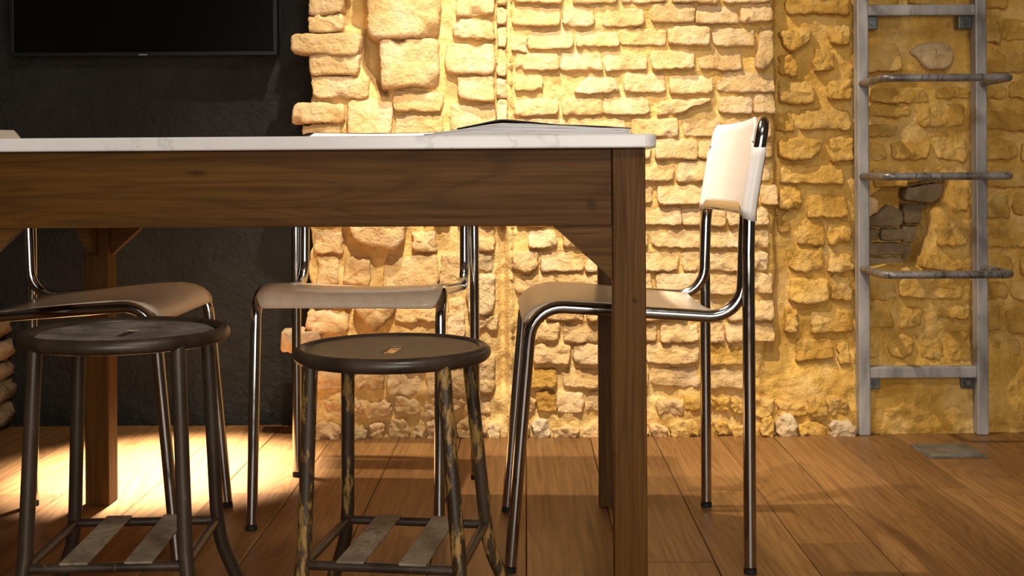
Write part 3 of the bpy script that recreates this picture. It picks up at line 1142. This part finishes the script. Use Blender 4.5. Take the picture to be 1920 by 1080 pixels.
make_stool('dark brown steel stool with an inset grey seat in front of the black wall', (-0.603, 1.845, 0), math.radians(3.0), 0.148, 0.4655,
           (M['stool_dark'], M['stool_dark'], M['seat_dark'], M['slat']), True, 0.0, math.radians(84))
make_stool('rusty stool with worn yellow paint on its legs, in front of the brick wall', (-0.178, 1.835, 0), math.radians(-8.0), 0.1425, 0.437,
           (M['stool_dark'], M['stool_rust'], M['seat_brown'], M['slat']), False, -0.009, math.radians(90))

# ------------------------------------------------------------------ newspaper on the table
news = empty('newspaper', (0, 0, TZ))
tag(news, 'crumpled open newspaper lying on the marble table top', 'newspaper')
prof = [(-0.245, 0.0012), (-0.19, 0.004), (-0.14, 0.009), (-0.09, 0.0165), (-0.055, 0.022), (-0.018, 0.0275), (0.03, 0.0255), (0.08, 0.0225), (0.14, 0.019), (0.203, 0.0155)]


def prof_z(x):
    for (a, za), (b, zb_) in zip(prof[:-1], prof[1:]):
        if x <= b:
            t = max(0.0, (x - a) / (b - a))
            return za + (zb_ - za) * t
    return prof[-1][1]


rg = random.Random(3)
NS = 9
for s in range(NS):
    f = (s + 1) / NS
    left = -0.245 + 0.155 * f * f + rg.uniform(-0.01, 0.01)
    right = 0.203 + rg.uniform(-0.010, 0.002) if s < NS - 1 else 0.204
    yf = 2.02 + rg.uniform(0.0, 0.004)
    nu, nv = 30, 8
    V, Fc = [], []
    for lay in (0, 1):
        for j in range(nv):
            v = j / (nv - 1)
            for i in range(nu):
                x = left + (right - left) * i / (nu - 1)
                z = 0.0006 + prof_z(x) * f
                z += f * (0.0016 * noise.noise(Vector((x * 16, v * 2, s * 0.7))) + 0.0008)
                curl = 0.004 * smooth(0.85, 1.0, i / (nu - 1)) * noise.noise(Vector((s, v * 2, 2))) * f
                z = max(0.0004 + 0.0002 * s, z + curl)
                if s == NS - 1:
                    z += 0.0035 * math.exp(-((x + 0.01) / 0.045) ** 2)
                V.append((x, yf + v * 0.30, z - (0.0005 + (0.92 * prof_z(x) / NS if s < NS - 1 else 0.0008)) * lay))
    N = nu * nv
    for j in range(nv - 1):
        for i in range(nu - 1):
            q = (j * nu + i, j * nu + i + 1, (j + 1) * nu + i + 1, (j + 1) * nu + i)
            Fc.append(q)
            Fc.append(tuple(N + a for a in q[::-1]))
    rim = [k for k in range(nu)] + [i * nu + nu - 1 for i in range(1, nv)] + [(nv - 1) * nu + k for k in range(nu - 2, -1, -1)] + [i * nu for i in range(nv - 2, 0, -1)]
    for a, b in zip(rim, rim[1:] + rim[:1]):
        Fc.append((a, b, N + b, N + a))
    fix_normals(obj('page', V, Fc, M['paper_dark'] if s == NS - 1 else M['paper'], news, True))

# ------------------------------------------------------------------ television
TVY = 3.272
x0, _ = px(16, 50, TVY)
x1, zb_ = px(518, 103, TVY)
tv = empty('television', ((x0 + x1) / 2, TVY + 0.075, zb_))
tag(tv, 'flat black television, switched off, mounted on the black wall', 'television')
w, h = x1 - x0, 0.43
bz = 0.011
box('housing', (-w / 2 + 0.004, -0.062, 0.004), (w / 2 - 0.004, -0.012, h - 0.004), M['tv'], tv, 0.006)
box('wall_mount', (-0.12, -0.014, 0.12), (0.12, 0.02, 0.32), M['tv'], tv, 0.004)
for nm_, lo, hi in (('bezel', (-w / 2, -0.075, 0), (w / 2, -0.06, bz)), ('bezel', (-w / 2, -0.075, h - bz), (w / 2, -0.06, h)),
                    ('bezel', (-w / 2, -0.075, bz), (-w / 2 + bz, -0.06, h - bz)), ('bezel', (w / 2 - bz, -0.075, bz), (w / 2, -0.06, h - bz))):
    box(nm_, lo, hi, M['tv'], tv, 0.0012)
box('screen', (-w / 2 + bz, -0.0705, bz), (w / 2 - bz, -0.0615, h - bz), M['screen'], tv)
box('badge', (-0.0115, -0.0775, 0.001), (0.0115, -0.0745, 0.0042), M['led'], tv)

# ------------------------------------------------------------------ wall ladder
LY0, LY1 = 3.150, 3.188
lx0 = px(1609, 540, LY0)[0]
lx1 = px(1852, 540, LY0)[0]
ladder = empty('ladder', ((lx0 + lx1) / 2, LY1, 0))
tag(ladder, 'grey steel wall ladder with bent round rungs fixed to the brick wall', 'ladder')
hw = (lx1 - lx0) / 2
RW = 0.030
for s in (-1, 1):
    a, b = sorted((s * hw, s * (hw - RW)))
    box('rail', (a, LY0 - LY1, 0.0), (b, 0.0, 2.35), M['ladder'], ladder, 0.003)
z_bar = [px(1735, 18, LY0)[1], px(1735, 699, LY0)[1]]
for zc in z_bar + [z_bar[0] + 1.0]:
    box('crossbar', (-hw + RW, LY0 - LY1 + 0.002, zc - 0.0145), (hw - RW, -0.002, zc + 0.0145), M['ladder'], ladder, 0.0025)
    for s in (-1, 1):
        a, b = sorted((s * (hw - RW), s * (hw - RW - 0.034)))
        br = box('bracket', (a, -0.010, zc - 0.048), (b, 0.022, zc - 0.0135), M['bolt'], ladder, 0.002)
        cx = (a + b) / 2
        bo = tube('bolt', [(cx, -0.0175, zc - 0.031), (cx, -0.008, zc - 0.031)], 0.008, M['bolt'], br, 6)
z_r = px(1614, 505, LY0)[1]
dz = px(1614, 331, LY0)[1] - z_r
for k in range(7):
    z = z_r + dz * k
    if abs(z - z_bar[0] - 1.0) < 0.04:
        continue
    p = [(-hw + 0.012, LY0 - LY1 + 0.006, z), (-hw + 0.012, LY0 - LY1 - 0.185, z), (hw - 0.012, LY0 - LY1 - 0.185, z), (hw - 0.012, LY0 - LY1 + 0.006, z)]
    tube('rung', fillet(p, 0.026, 6), 0.0098, M['rung'], ladder)

# ------------------------------------------------------------------ cover plate on the floor
plate = empty('floor_plate', (1.0895, 2.968, 0))
tag(plate, 'small square grey metal cover plate lying on the planks below the ladder', 'cover plate')
box('frame', (-0.074, -0.070, -0.0003), (0.074, 0.070, 0.003), M['plate'], plate, 0.001)
box('lid', (-0.067, -0.063, 0.0025), (0.067, 0.063, 0.0065), M['plate'], plate, 0.0012)
